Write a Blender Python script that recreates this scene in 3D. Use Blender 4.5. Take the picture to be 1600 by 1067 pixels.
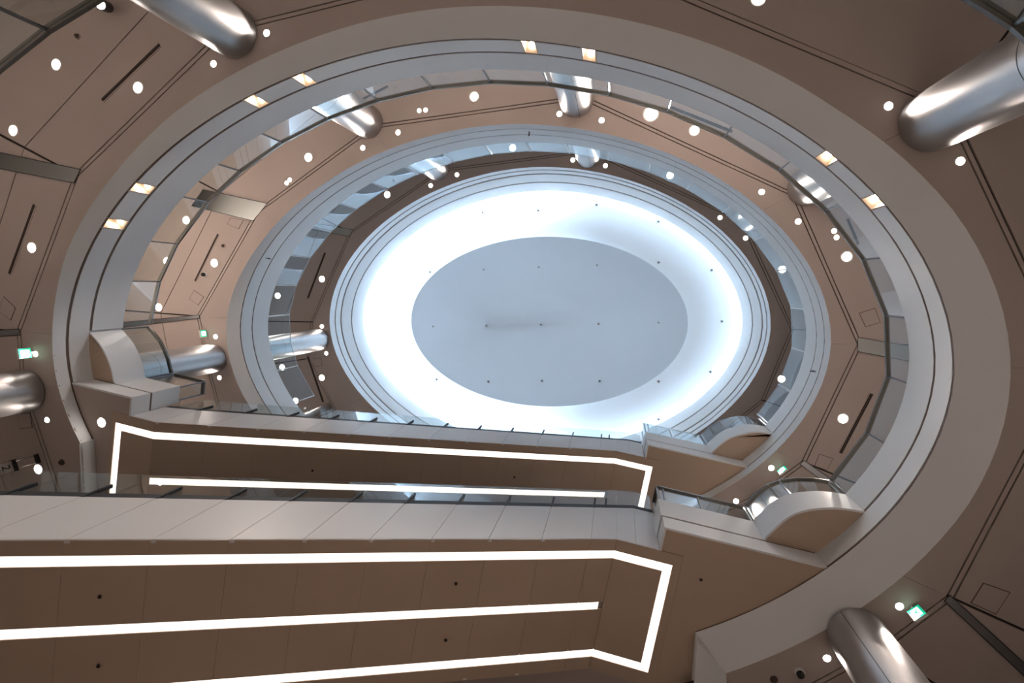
import bpy, math, random
import numpy as np
from mathutils import Vector, Matrix

random.seed(4)
for o in list(bpy.data.objects):
    bpy.data.objects.remove(o, do_unlink=True)
scene = bpy.context.scene
COL = scene.collection
CAMZ = 1.6                      # eye height above the ground floor; every h below is height above the eye

# ------------------------------------------------------------------ camera
FPX = 870.0
_n = np.array([963.0 - 800.0, 450.2 - 533.5, FPX]); _n /= np.linalg.norm(_n)     # zenith in lens axes
_ex = np.array([1.0, 0, 0]) - _n * _n[0]; _ex /= np.linalg.norm(_ex)
_ey = np.cross(_n, _ex)
cam_d = bpy.data.cameras.new('camera'); cam = bpy.data.objects.new('camera', cam_d); COL.objects.link(cam)
cam_d.sensor_width = 36.0; cam_d.lens = FPX / 1600.0 * 36.0
cam_d.clip_start = 0.05; cam_d.clip_end = 200
def _w(vec): return Vector((vec @ _ex, vec @ _ey, vec @ _n))
_r = _w(np.array([1.0, 0, 0])); _u = _w(np.array([0, -1.0, 0])); _b = _w(np.array([0, 0, -1.0]))
cam.matrix_world = Matrix(((_r.x, _u.x, _b.x, 0), (_r.y, _u.y, _b.y, 0), (_r.z, _u.z, _b.z, CAMZ), (0, 0, 0, 1)))
scene.camera = cam

# ------------------------------------------------------------------ world, exposure and light levels
world = bpy.data.worlds.new('world'); scene.world = world; world.use_nodes = True
world.node_tree.nodes['Background'].inputs[0].default_value = (0.75, 0.72, 0.7, 1)
world.node_tree.nodes['Background'].inputs[1].default_value = 0.02
scene.view_settings.view_transform = 'Standard'; scene.view_settings.look = 'None'
scene.view_settings.gamma = 1.0; scene.view_settings.use_curve_mapping = False
scene.view_settings.exposure = 0.3
COVE = 125.0            # cove strip round the dome
P_GEN = (200.0, 560.0, 100.0)     # general downlights, watts, per level
P_COL = (100.0, 80.0, 40.0)       # spots washing the columns
P_NICHE = 5.0
P_GROUND_FILL = 1200.0                  # unseen lamps added under the slab to brighten the escalator undersides
WARM = (1.0, 0.875, 0.79)
STRIP = 1.25

# ------------------------------------------------------------------ basic geometry helpers
def U(x, y):
    d = np.array([x - 800.0, y - 533.5, FPX])
    return np.array([d @ _ex, d @ _ey]) / (d @ _n)
def W(x, y, h):
    """plan point (metres) of a sight line where it reaches height h above the eye"""
    q = U(x, y) * h
    return (float(q[0]), float(q[1]))
CX, CY = -2.93, 1.335
def shaft(th, dl=0.0):
    """plan of the oval atrium: superellipse, dl metres outside it"""
    c, s = math.cos(th), math.sin(th)
    r = (abs(c / 7.9) ** 1.9 + abs(s / 5.42) ** 1.9) ** (-1 / 1.9) + dl
    return (CX + r * c, CY + r * s)
def ang(p): return math.atan2(p[1] - CY, p[0] - CX)
R = math.radians
def push(p, dl):
    dx, dy = p[0] - CX, p[1] - CY; r = math.hypot(dx, dy)
    return (p[0] + dx / r * dl, p[1] + dy / r * dl)
ES = R(10.3); ED = (math.cos(ES), math.sin(ES)); EE = (-math.sin(ES), math.cos(ES)); EK = (0.046, 4.463)
def ST(s, t): return (EK[0] + s * ED[0] + t * EE[0], EK[1] + s * ED[1] + t * EE[1])

# ------------------------------------------------------------------ materials
MATS = {}
def mat(name, col, rough=0.6, metal=0.0, emit=None, estr=0.0, var=0.04, scale=1.5, bump=0.0, spec=0.5):
    m = bpy.data.materials.new(name); m.use_nodes = True
    nt = m.node_tree; b = nt.nodes['Principled BSDF']
    tc = nt.nodes.new('ShaderNodeTexCoord'); nz = nt.nodes.new('ShaderNodeTexNoise')
    nz.inputs['Scale'].default_value = scale; nz.inputs['Detail'].default_value = 4
    nt.links.new(tc.outputs['Object'], nz.inputs['Vector'])
    rp = nt.nodes.new('ShaderNodeValToRGB')
    rp.color_ramp.elements[0].position = 0.3; rp.color_ramp.elements[1].position = 0.7
    rp.color_ramp.elements[0].color = tuple(c * (1 - var) for c in col) + (1,)
    rp.color_ramp.elements[1].color = tuple(min(1, c * (1 + var)) for c in col) + (1,)
    nt.links.new(nz.outputs['Fac'], rp.inputs['Fac']); nt.links.new(rp.outputs['Color'], b.inputs['Base Color'])
    b.inputs['Roughness'].default_value = rough; b.inputs['Metallic'].default_value = metal
    b.inputs['Specular IOR Level'].default_value = spec
    if bump:
        bp = nt.nodes.new('ShaderNodeBump'); bp.inputs['Strength'].default_value = bump; bp.inputs['Distance'].default_value = 0.01
        n2 = nt.nodes.new('ShaderNodeTexNoise'); n2.inputs['Scale'].default_value = 60
        nt.links.new(tc.outputs['Object'], n2.inputs['Vector']); nt.links.new(n2.outputs['Fac'], bp.inputs['Height'])
        nt.links.new(bp.outputs['Normal'], b.inputs['Normal'])
    if emit:
        b.inputs['Emission Color'].default_value = tuple(emit) + (1,); b.inputs['Emission Strength'].default_value = estr
    MATS[name] = m; return m
def glassmat(name, tint, edge):
    m = bpy.data.materials.new(name); m.use_nodes = True; nt = m.node_tree
    for n in list(nt.nodes):
        if n.type != 'OUTPUT_MATERIAL': nt.nodes.remove(n)
    out = [n for n in nt.nodes if n.type == 'OUTPUT_MATERIAL'][0]
    tr = nt.nodes.new('ShaderNodeBsdfTransparent'); tr.inputs[0].default_value = tuple(tint) + (1,)
    gl = nt.nodes.new('ShaderNodeBsdfGlossy'); gl.inputs['Roughness'].default_value = 0.01; gl.inputs[0].default_value = (0.93, 0.97, 1, 1)
    lw = nt.nodes.new('ShaderNodeLayerWeight'); lw.inputs['Blend'].default_value = 0.5
    pw = nt.nodes.new('ShaderNodeMath'); pw.operation = 'POWER'; pw.inputs[1].default_value = 4.0
    nt.links.new(lw.outputs['Facing'], pw.inputs[0])
    ml = nt.nodes.new('ShaderNodeMath'); ml.operation = 'MULTIPLY_ADD'; ml.inputs[1].default_value = edge; ml.inputs[2].default_value = 0.035
    nt.links.new(pw.outputs[0], ml.inputs[0])
    mx = nt.nodes.new('ShaderNodeMixShader')
    nt.links.new(ml.outputs[0], mx.inputs[0]); nt.links.new(tr.outputs[0], mx.inputs[1]); nt.links.new(gl.outputs[0], mx.inputs[2])
    nt.links.new(mx.outputs[0], out.inputs[0]); MATS[name] = m; return m
mat('fascia_paint', (0.84, 0.85, 0.86), 0.55, var=0.02, scale=0.6)
mat('ceiling_paint', (0.49, 0.41, 0.37), 0.7, var=0.03, scale=0.5, bump=0.02)
mat('reveal_shade', (0.15, 0.095, 0.07), 0.6)  # brown stands in for the shade of recessed grooves; strips lie nearly flush
mat('gap', (0.03, 0.022, 0.018), 0.9)
mat('soffit_paint', (0.54, 0.41, 0.31), 0.65, var=0.03, scale=0.7)
mat('cladding', (0.78, 0.77, 0.77), 0.38, var=0.015, scale=0.8)
mat('casing', (0.25, 0.22, 0.2), 0.8)
mat('column_metal', (0.44, 0.425, 0.42), 0.42, metal=0.85, var=0.03, scale=3)
mat('joint_dark', (0.10, 0.10, 0.10), 0.6)
mat('rail_bronze', (0.10, 0.09, 0.08), 0.28, metal=0.6)
mat('steel', (0.45, 0.46, 0.48), 0.28, metal=0.9)
mat('steel_dark', (0.13, 0.13, 0.135), 0.35, metal=0.7)
mat('steel_mirror', (0.36, 0.38, 0.37), 0.10, metal=1.0, var=0.02)
mat('post_white', (0.72, 0.76, 0.8), 0.4)
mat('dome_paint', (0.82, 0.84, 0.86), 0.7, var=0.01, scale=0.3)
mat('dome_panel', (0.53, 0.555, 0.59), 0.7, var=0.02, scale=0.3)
mat('floor_stone', (0.62, 0.575, 0.54), 0.35, var=0.08, scale=0.4)
mat('ground_stone', (0.26, 0.23, 0.21), 0.4, var=0.08, scale=0.4)
mat('wall_paint', (0.62, 0.56, 0.52), 0.7)
mat('black', (0.012, 0.012, 0.012), 0.45)
mat('dark_brown', (0.09, 0.06, 0.05), 0.6)
mat('niche_paint', (0.62, 0.50, 0.38), 0.6)
mat('deck_dark', (0.045, 0.05, 0.057), 0.55, spec=0.2)
mat('trim_white', (0.8, 0.78, 0.75), 0.45)
mat('lens', (1, 0.95, 0.9), 0.5, emit=(1.0, 0.93, 0.85), estr=14.0)
mat('strip', (0.95, 0.9, 0.86), 0.6, emit=(1.0, 0.90, 0.83), estr=STRIP, var=0.03, scale=0.9)
mat('cove', (1, 1, 1), 0.5, emit=(0.60, 0.80, 1.0), estr=COVE)
mat('cove_east', (1, 1, 1), 0.5, emit=(0.64, 0.82, 1.0), estr=COVE * 0.13)
mat('sign_green', (0.0, 0.42, 0.24), 0.5, emit=(0.0, 0.55, 0.30), estr=0.75)
mat('sign_white', (0.85, 1.0, 0.95), 0.5, emit=(0.8, 1.0, 0.92), estr=1.1)
mat('sign_face', (0.55, 0.50, 0.47), 0.5)
glassmat('glass', (0.93, 0.96, 0.95), 0.55)
glassmat('glass_blue', (0.86, 0.92, 0.94), 0.6)

# ------------------------------------------------------------------ object helpers
def tag(o, label=None, cat=None, group=None, kind=None):
    if label: o['label'] = label
    if cat: o['category'] = cat
    if group: o['group'] = group
    if kind: o['kind'] = kind
    return o
def empty(name, loc=(0, 0, 0), **k):
    o = bpy.data.objects.new(name, None); o.empty_display_size = 0.2; COL.objects.link(o)
    o.location = loc; return tag(o, **k)
def meshobj(name, verts, faces, m, parent=None, smooth=False, **k):
    """verts are (x, y, h) with h above the eye"""
    me = bpy.data.meshes.new(name); me.from_pydata([(v[0], v[1], v[2] + CAMZ) for v in verts], [], faces)
    me.materials.append(MATS[m]); me.update()
    if smooth:
        for p in me.polygons: p.use_smooth = True
        try: me.set_sharp_from_angle(angle=R(35))
        except Exception: pass
    o = bpy.data.objects.new(name, me); COL.objects.link(o)
    if parent is not None:
        o.parent = parent; o.matrix_parent_inverse = parent.matrix_basis.inverted()
    return tag(o, **k)
def prism(name, poly, z0, z1, m, parent=None, **k):
    """vertical prism over a plan polygon; z0 and z1 may be numbers or per-vertex lists"""
    n = len(poly)
    a = sum(poly[i][0] * poly[(i + 1) % n][1] - poly[(i + 1) % n][0] * poly[i][1] for i in range(n))
    lo = z0 if isinstance(z0, (list, tuple)) else [z0] * n
    hi = z1 if isinstance(z1, (list, tuple)) else [z1] * n
    if a < 0: poly = poly[::-1]; lo = list(lo)[::-1]; hi = list(hi)[::-1]
    v = [(p[0], p[1], z) for p, z in zip(poly, lo)] + [(p[0], p[1], z) for p, z in zip(poly, hi)]
    f = [list(range(n))[::-1], list(range(n, 2 * n))] + [[i, (i + 1) % n, n + (i + 1) % n, n + i] for i in range(n)]
    return meshobj(name, v, f, m, parent, **k)
def sweep(name, rings, m, parent=None, closed=False, smooth=True, **k):
    """rings: list of cross-sections (each a closed loop of 3D points)"""
    n = len(rings[0]); v = [p for r in rings for p in r]; f = []
    N = len(rings)
    for i in range(N if closed else N - 1):
        j = (i + 1) % N
        for q in range(n):
            q2 = (q + 1) % n
            f.append([i * n + q, j * n + q, j * n + q2, i * n + q2])
    if not closed:
        f.append(list(range(n))[::-1]); f.append([(N - 1) * n + q for q in range(n)])
    return meshobj(name, v, f, m, parent, smooth, **k)
def band(name, lo, hi, m, parent, thick=0.12, closed=False, lift=0.0, **k):
    """wall strip between two curves of (x, y, h), thickened away from the atrium axis"""
    rings = []
    for a, b in zip(lo, hi):
        a2 = push(a, thick); b2 = push(b, thick)
        rings.append([a, b, (b2[0], b2[1], b[2]), (a2[0], a2[1], a[2] + lift)])
    return sweep(name, rings, m, parent, closed, **k)
def wallstrip(name, path, z0, z1, m, parent, thick=0.12, side=1, **k):
    """vertical strip along an open plan path, thickened to one side"""
    rings = []
    for i, p in enumerate(path):
        a = path[max(0, i - 1)]; b = path[min(len(path) - 1, i + 1)]
        # mitre
        d1 = Vector((p[0] - a[0], p[1] - a[1])) if i > 0 else Vector((b[0] - p[0], b[1] - p[1]))
        d2 = Vector((b[0] - p[0], b[1] - p[1])) if i < len(path) - 1 else d1
        d1.normalize(); d2.normalize()
        n1 = Vector((-d1.y, d1.x)); n2 = Vector((-d2.y, d2.x)); nn = (n1 + n2)
        if nn.length < 1e-6: nn = n1
        nn.normalize(); c = max(0.35, nn.dot(n1)); q = nn * (thick * side / c)
        rings.append([(p[0], p[1], z0), (p[0], p[1], z1), (p[0] + q.x, p[1] + q.y, z1), (p[0] + q.x, p[1] + q.y, z0)])
    return sweep(name, rings, m, parent, False, **k)
def bar(name, p, q, w, t, m, parent=None, up=(0, 0, 1), **k):
    """rectangular bar from p to q"""
    p, q = Vector(p), Vector(q); d = (q - p).normalized(); u = Vector(up)
    s = d.cross(u)
    if s.length < 1e-4: s = d.cross(Vector((1, 0, 0)))
    s.normalize(); u = s.cross(d)
    r = []
    for c in (p, q):
        r.append([tuple(c + s * (a * w / 2) + u * (b * t / 2)) for a, b in ((-1, -1), (1, -1), (1, 1), (-1, 1))])
    return sweep(name, r, m, parent, smooth=False, **k)
def tube(name, pts, rad, m, parent=None, n=10, closed=False, **k):
    rings = []
    P = [Vector(p) for p in pts]
    for i, p in enumerate(P):
        a = P[i - 1] if (i > 0 or closed) else P[0]; b = P[(i + 1) % len(P)] if (i < len(P) - 1 or closed) else P[-1]
        d = (b - a).normalized(); s = d.cross(Vector((0, 0, 1)))
        if s.length < 1e-4: s = Vector((1, 0, 0))
        s.normalize(); u = s.cross(d)
        rings.append([tuple(p + s * (rad * math.cos(2 * math.pi * j / n)) + u * (rad * math.sin(2 * math.pi * j / n))) for j in range(n)])
    return sweep(name, rings, m, parent, closed, **k)
def lathe(name, c, prof, m, parent=None, n=28, **k):
    """prof: list of (radius, h)"""
    rings = []
    for j in range(n):
        t = 2 * math.pi * j / n
        rings.append([(c[0] + r * math.cos(t), c[1] + r * math.sin(t), z) for r, z in prof])
    v = [p for r in rings for p in r]; np_ = len(prof); f = []
    for i in range(n):
        j = (i + 1) % n
        for q in range(np_ - 1):
            f.append([i * np_ + q, j * np_ + q, j * np_ + q + 1, i * np_ + q + 1])
    if prof[0][0] > 1e-6: f.append([i * np_ for i in range(n)][::-1])
    if prof[-1][0] > 1e-6: f.append([i * np_ + np_ - 1 for i in range(n)])
    return meshobj(name, v, f, m, parent, True, **k)
def copy_tree(o, parent=None):
    c = o.copy(); COL.objects.link(c); c.parent = parent
    for ch in list(o.children): copy_tree(ch, c)
    return c
def frange(a, b, n): return [a + (b - a) * i / (n - 1) for i in range(n)]
def interp(tab, x): return float(np.interp(x, [t[0] for t in tab], [t[1] for t in tab]))

# ------------------------------------------------------------------ heights (metres above the eye)
H1, HG1, HG2, HB1, HR1 = 9.0, 9.3, 9.805, 10.58, 11.36       # lowest ceiling, two reveals, glass foot, rail
H2, HA2, HB2, HG3, HR2 = 14.23, 14.57, 15.11, 15.89, 17.11
H3 = 20.12
FL0, FL1, FL2, FL3 = -CAMZ, 5.15, 10.4, 15.7

# E1o: how far the foot of the lower ring lies outside the shaft, by angle in degrees
E1T = [(-200, -0.02), (-177, 0.0), (-171, 0.05), (-165, 0.13), (-158, 0.16), (-149, 0.2), (-138, 0.28), (-121, 0.31), (-98, 0.35), (-77, 0.38), (-48, 0.43), (-33, 0.43), (-17, 0.54), (0, 0.56), (13, 0.64), (30, 0.66), (60, 0.66)]
E2T = [(-215, 0.15), (-192, 0.24), (-175, 0.2), (-160, 0.07), (-140, 0.03), (-87, 0.03), (60, 0.03)]
def e1o(t): return shaft(t, interp(E1T, math.degrees(t)))
def e2o(t): return shaft(t, interp(E2T, math.degrees(t)))
def e3o(t): return shaft(t, 0.2)

# ================================================================== SETTING: floors and outer walls
X0, X1, Y0, Y1 = -21.0, 15.0, -15.0, 17.0
prism('floor', [(X0, Y0), (X1, Y0), (X1, Y1), (X0, Y1)], FL0 - 0.2, FL0, 'ground_stone', kind='structure', label='grey stone ground floor of the atrium')
def slab_with_hole(name, inner, z0, z1, m, **k):
    """flat ring slab between a closed inner curve and the outer walls"""
    N = len(inner); v = []; f = []
    out = []
    for p in inner:
        dx, dy = p[0] - CX, p[1] - CY
        s = min(((X1 if dx > 0 else X0) - CX) / dx if abs(dx) > 1e-6 else 1e9, ((Y1 if dy > 0 else Y0) - CY) / dy if abs(dy) > 1e-6 else 1e9)
        out.append((CX + dx * s, CY + dy * s))
    for p, q in zip(inner, out): v += [(p[0], p[1], z0), (p[0], p[1], z1), (q[0], q[1], z1), (q[0], q[1], z0)]
    for i in range(N):
        j = (i + 1) % N
        for q in range(4):
            q2 = (q + 1) % 4
            f.append([i * 4 + q, i * 4 + q2, j * 4 + q2, j * 4 + q])
    return meshobj(name, v, f, m, **k)
def hole(dl, south=True):
    """opening outline: the oval, with the escalator well to the south added when asked"""
    pts = []
    for i in range(96):
        t = -math.pi + 2 * math.pi * i / 96
        p = shaft(t, dl(math.degrees(t)) if callable(dl) else dl)
        pts.append(p)
    return pts
d1 = lambda a: interp([(-180, 0.15), (-100, 0.2), (-60, 0.6), (-20, 0.75), (60, 0.7), (130, 0.4), (180, 0.15)], a)
slab_with_hole('floor', hole(d1), FL1 - 0.9, FL1, 'floor_stone', kind='structure', label='first gallery floor slab around the oval opening')
slab_with_hole('floor', hole(0.3), FL2 - 0.35, FL2, 'floor_stone', kind='structure', label='second gallery floor slab around the oval opening')
slab_with_hole('floor', hole(0.3), FL3 - 0.35, FL3, 'floor_stone', kind='structure', label='third gallery floor slab around the oval opening')
for nm, poly in (('wall_north', [(X0, Y0 - 0.2), (X1, Y0 - 0.2), (X1, Y0), (X0, Y0)]), ('wall_south', [(X0, Y1), (X1, Y1), (X1, Y1 + 0.2), (X0, Y1 + 0.2)]),
                 ('wall_west', [(X0 - 0.2, Y0), (X0, Y0), (X0, Y1), (X0 - 0.2, Y1)]), ('wall_east', [(X1, Y0), (X1 + 0.2, Y0), (X1 + 0.2, Y1), (X1, Y1)])):
    prism(nm, poly, FL0, 23.6, 'wall_paint', kind='structure', label='plain painted outer wall of the gallery floors')

# ================================================================== ceilings with panels
def polar(poly):
    return poly
def build_ceiling(h, edge, tri, label, open_south=None, outer=None):
    """tri: seam polygon vertices in plan, in order of rising angle; panels inside and outside the seam"""
    inn = [edge(-math.pi * 7 / 6 + 2 * math.pi * i / 96) for i in range(96)]
    back_inner = [push(p, 0.06) for p in inn]
    root = empty('ceiling', (0, 0, h + CAMZ), kind='structure', label=label)
    return root
def panels(root, h, edge, V, steps=40, rmid=1.3, rout=7.0, th=0.04, split=None, out={}):
    """V = list of (x, y); consecutive vertices make one sector"""
    for i in range(len(V) - 1):
        a, b = V[i], V[i + 1]
        ta, tb = ang(a), ang(b)
        while tb < ta: tb += 2 * math.pi
        L = math.hypot(a[0] - b[0], a[1] - b[1]); e = min(0.02 / L, 0.2)
        a2 = (a[0] + (b[0] - a[0]) * e, a[1] + (b[1] - a[1]) * e); b2 = (b[0] + (a[0] - b[0]) * e, b[1] + (a[1] - b[1]) * e)
        dt = 0.02 / 8
        arc = [edge(t) for t in frange(ta + 0.0004, tb - 0.0004, steps)]
        prism('ceiling_panel', arc + [push(b, -0.012), push(a, -0.012)], h, h + th, 'ceiling_paint', root)
        fields = [(0.012, 0.075, 'seam_strip'), (0.10, rmid - 0.012, 'ceiling_panel'), (rmid + 0.012, rout, 'ceiling_panel')]
        if split is not None and i not in split: fields = [fields[0], (0.10, rout, 'ceiling_panel')]
        go = lambda p, r, k: push(p, r) if k not in out else (p[0] + out[k][0] * r, p[1] + out[k][1] * r)
        for r0, r1, nm in fields:
            prism(nm, [push(a2, r0), push(b2, r0), go(b2, r1, i + 1), go(a2, r1, i)], h, h + th, 'ceiling_paint', root)
def backing(root, h, edge, t0, t1, rout=12.0):
    ts = frange(t0, t1, 80)
    rings = []
    for t in ts:
        p = push(edge(t), 0.03); q = (CX + math.cos(t) * 26, CY + math.sin(t) * 26)
        q = (max(X0, min(X1, q[0])), max(Y0, min(Y1, q[1])))
        rings.append([(p[0], p[1], h + 0.035), (p[0], p[1], h + 0.10), (q[0], q[1], h + 0.10), (q[0], q[1], h + 0.035)])
    sweep('backing_board', rings, 'gap', root, smooth=False)

# lowest gallery ceiling
V1 = [W(118, 850, H1), W(95, 770, H1), W(40, 607, H1), W(32, 518, H1), W(122, 275, H1), W(352, 52, H1), W(880, -78, H1), W(1478, 172, H1), W(1668, 575, H1), W(1480, 931, H1), W(1372, 1012, H1), W(1180, 1115, H1)]
c1 = build_ceiling(H1, e1o, V1, 'lowest brown painted gallery ceiling around the oval opening')
def e1o_w(t): return e1o(t if t < R(100) else t - 2 * math.pi)
def edge1(t):
    d = math.degrees(t)
    if d > 100: d -= 360
    if d < -193.0:       # straight edge of the escalator well, running south
        p0 = e1o(R(-193.0)); k = math.tan(R(-193.0 - d))
        return (p0[0] - 0.1 * k * 2, p0[1] + 8.0 * k)
    return e1o(R(d))
_d = np.array(W(1600, 8, H1)) - np.array(V1[7]); _d /= np.linalg.norm(_d)
panels(c1, H1, edge1, V1, split=(1, 2, 3, 4), out={7: (float(_d[0]), float(_d[1]))})
backing(c1, H1, edge1, R(-208), R(52))
# second gallery ceiling
V2 = [W(350, 660, H2), W(327, 572, H2), W(312, 494, H2), W(404, 332, H2), W(585, 200, H2), W(909, 155, H2), W(1238, 306, H2), W(1340, 538, H2), W(1253, 721, H2), W(1180, 775, H2), W(1085, 815, H2)]
c2 = build_ceiling(H2, e2o, V2, 'second gallery ceiling in beige brown paint seen above the glass rail')
def edge2(t):
    d = math.degrees(t)
    if d > 100: d -= 360
    return e2o(R(d))
panels(c2, H2, edge2, V2, split=(0, 1, 2, 3))
backing(c2, H2, edge2, R(-212), R(55))
# third gallery ceiling
V3 = [W(525, 640, H3), W(483, 560, H3), W(489, 503, H3), W(549, 364, H3), W(690, 268, H3), W(921, 238, H3), W(1157, 346, H3), W(1236, 515, H3), W(1190, 625, H3), W(1140, 665, H3), W(1030, 730, H3), W(760, 740, H3)]
c3 = build_ceiling(H3, e3o, V3, 'third gallery ceiling in dark brown around the luminous dome')
def edge3(t): return e3o(t)
panels(c3, H3, edge3, V3 + [V3[0]], split=(1, 2, 3))
backing(c3, H3, edge3, R(-180), R(180))

# ================================================================== lower ring (slab edge of the second gallery)
T1A, T1B = R(-193.0), R(45.6)
ring1 = empty('trim_1', (CX, CY, H1 + CAMZ), kind='structure', label='wide grey oval slab edge of the second gallery with two reveals')
ts = frange(T1A, T1B, 110)
band('lower_band', [e1o(t) + (H1 - 0.005,) for t in ts], [shaft(t) + (HG1 - 0.035,) for t in ts], 'fascia_paint', ring1, 0.2, lift=0.2)
band('reveal_shade_strip', [shaft(t, 0.010) + (HG1 - 0.035,) for t in ts], [shaft(t, 0.010) + (HG1 + 0.03,) for t in ts], 'reveal_shade', ring1, 0.1)
# straight return of the ring beside the escalator well, and the return at its east end
pS = shaft(T1A); pE = e1o(T1A)
wallstrip('return_band', [(pE[0], pE[1]), (pE[0] - 0.1, pE[1] + 4.0)], H1 - 0.005, HG1 + 0.03, 'fascia_paint', ring1, 0.03, 1)
qS = shaft(T1B); qE = e1o(T1B)
prism('return_band', [qS, qE, (qE[0] + 0.25, qE[1] + 3.0), (qS[0] - 0.1, qS[1] + 3.0)], H1 - 0.004, HG1, 'fascia_paint', ring1)

# square light niches cut into the middle band
NICHE = [(183, 351), (227, 297), (402, 160), (476, 125), (828, 73), (921, 85), (1291, 248), (1369, 314)]
HN = (HG1 + HG2) / 2
nth = sorted(ang(W(x, y, HN)) for x, y in NICHE)
NW = 0.125                                         # half width of a niche
cuts = []
for t in nth:
    p = shaft(t); r = math.hypot(p[0] - CX, p[1] - CY)
    q = shaft(t + 0.01); step = math.hypot(q[0] - p[0], q[1] - p[1]) / 0.01
    cuts.append((t, NW / step))
edges = [T1A] + [e for t, w in cuts for e in (t - w, t + w)] + [T1B - R(13.2)]
for i in range(0, len(edges), 2):
    a, b = edges[i], edges[i + 1]
    tt = frange(a, b, max(3, int((b - a) / R(2.2))))
    band('middle_band', [shaft(t) + (HG1 + 0.03,) for t in tt], [shaft(t) + (HG2 - 0.035,) for t in tt], 'fascia_paint', ring1, 0.12)
# band 2 east of the landing keeps following the oval behind the balcony
tt = frange(T1B - R(13.2), T1B - R(12.0), 3)
# reveal 2 and upper band
tl = ang(W(188, 512, HB1)) - 2 * math.pi if ang(W(188, 512, HB1)) > 0 else ang(W(188, 512, HB1))
tr = ang(W(1321, 772, HB1))
tt = frange(tl, tr, 100)
band('reveal_shade_strip', [shaft(t, 0.010) + (HG2 - 0.035,) for t in tt], [shaft(t, 0.010) + (HG2 + 0.03,) for t in tt], 'reveal_shade', ring1, 0.1)
band('upper_band', [shaft(t) + (HG2 + 0.03,) for t in tt], [shaft(t) + (HB1,) for t in tt], 'fascia_paint', ring1, 0.14)

NLAB = ['square niche light in the lower ring nearest the curved glass at the upper escalator foot', 'square niche light in the lower ring near the column with the long slot diffuser', 'square niche light in the lower ring near the column with a dark joint', 'square niche light in the lower ring near the big column behind the near handrail']
def niche(t, lab):
    p = shaft(t); n = Vector((math.cos(t), math.sin(t)))
    # outward normal of the oval
    a, b = shaft(t - 0.01), shaft(t + 0.01); tg = Vector((b[0] - a[0], b[1] - a[1])).normalized(); n = Vector((tg.y, -tg.x))
    if n.dot(Vector((p[0] - CX, p[1] - CY))) < 0: n = -n
    z0, z1, w, dp = HG1 + 0.02, HG2 - 0.025, NW - 0.004, 0.34
    root = empty('niche_light', (p[0], p[1], z0 + CAMZ), label=lab, cat='light', group='niche lights in the lower ring')
    P = lambda u, v: (p[0] + tg.x * u + n.x * v, p[1] + tg.y * u + n.y * v)
    for u0, u1, v0, v1, nm in ((-w, -w + 0.015, 0.003, dp, 'side_panel'), (w - 0.015, w, 0.003, dp, 'side_panel'), (-w, w, dp, dp + 0.02, 'back_panel')):
        prism(nm, [P(u0, v0), P(u1, v0), P(u1, v1), P(u0, v1)], z0 - 0.03, z1 + 0.01, 'niche_paint', root)
    tp = prism('top_panel', [P(-w, 0.003), P(w, 0.003), P(w, dp), P(-w, dp)], z1 - 0.012, z1 + 0.02, 'niche_paint', root)
    c = P(0, 0.14)
    lathe('lamp', c, [(0.0, z1 - 0.05), (0.05, z1 - 0.045), (0.055, z1 - 0.013)], 'lens', tp, 16)
    lamp = bpy.data.lights.new('niche_lamp', 'SPOT'); lamp.energy = P_NICHE; lamp.color = WARM; lamp.shadow_soft_size = 0.03; lamp.spot_size = R(150); lamp.spot_blend = 0.4
    lo = bpy.data.objects.new('niche_lamp', lamp); COL.objects.link(lo); lo.parent = root; lo.location = (n.x * 0.14, n.y * 0.14, z1 - z0 - 0.07)
for i, t in enumerate(nth): niche(t, NLAB[i // 2])

# ------------------------------------------------------------------ balconies and landing boxes
def crv(pts, h, n=14):
    """smooth plan curve through traced points"""
    P = [np.array(W(x, y, h)) for x, y in pts]
    out = []
    m = len(P)
    for i in range(m - 1):
        p0 = P[max(0, i - 1)]; p1 = P[i]; p2 = P[i + 1]; p3 = P[min(m - 1, i + 2)]
        for k in range(n if i < m - 2 else n + 1):
            u = k / n
            q = 0.5 * ((2 * p1) + (-p0 + p2) * u + (2 * p0 - 5 * p1 + 4 * p2 - p3) * u * u + (-p0 + 3 * p1 - 3 * p2 + p3) * u ** 3)
            out.append((float(q[0]), float(q[1])))
    return out
def inset(path, d):
    out = []
    for i, p in enumerate(path):
        a = path[max(0, i - 1)]; b = path[min(len(path) - 1, i + 1)]
        t = Vector((b[0] - a[0], b[1] - a[1])).normalized(); out.append((p[0] - t.y * d, p[1] + t.x * d))
    return out
def meet(t_line, s0, s1):
    """s where the line t = t_line crosses the oval between s0 and s1"""
    f = lambda s: math.hypot(*(np.array(ST(s, t_line)) - (CX, CY))) - math.hypot(*(np.array(shaft(ang(ST(s, t_line)))) - (CX, CY)))
    for _ in range(60):
        m = (s0 + s1) / 2
        if f(s0) * f(m) <= 0: s1 = m
        else: s0 = m
    return (s0 + s1) / 2

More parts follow.
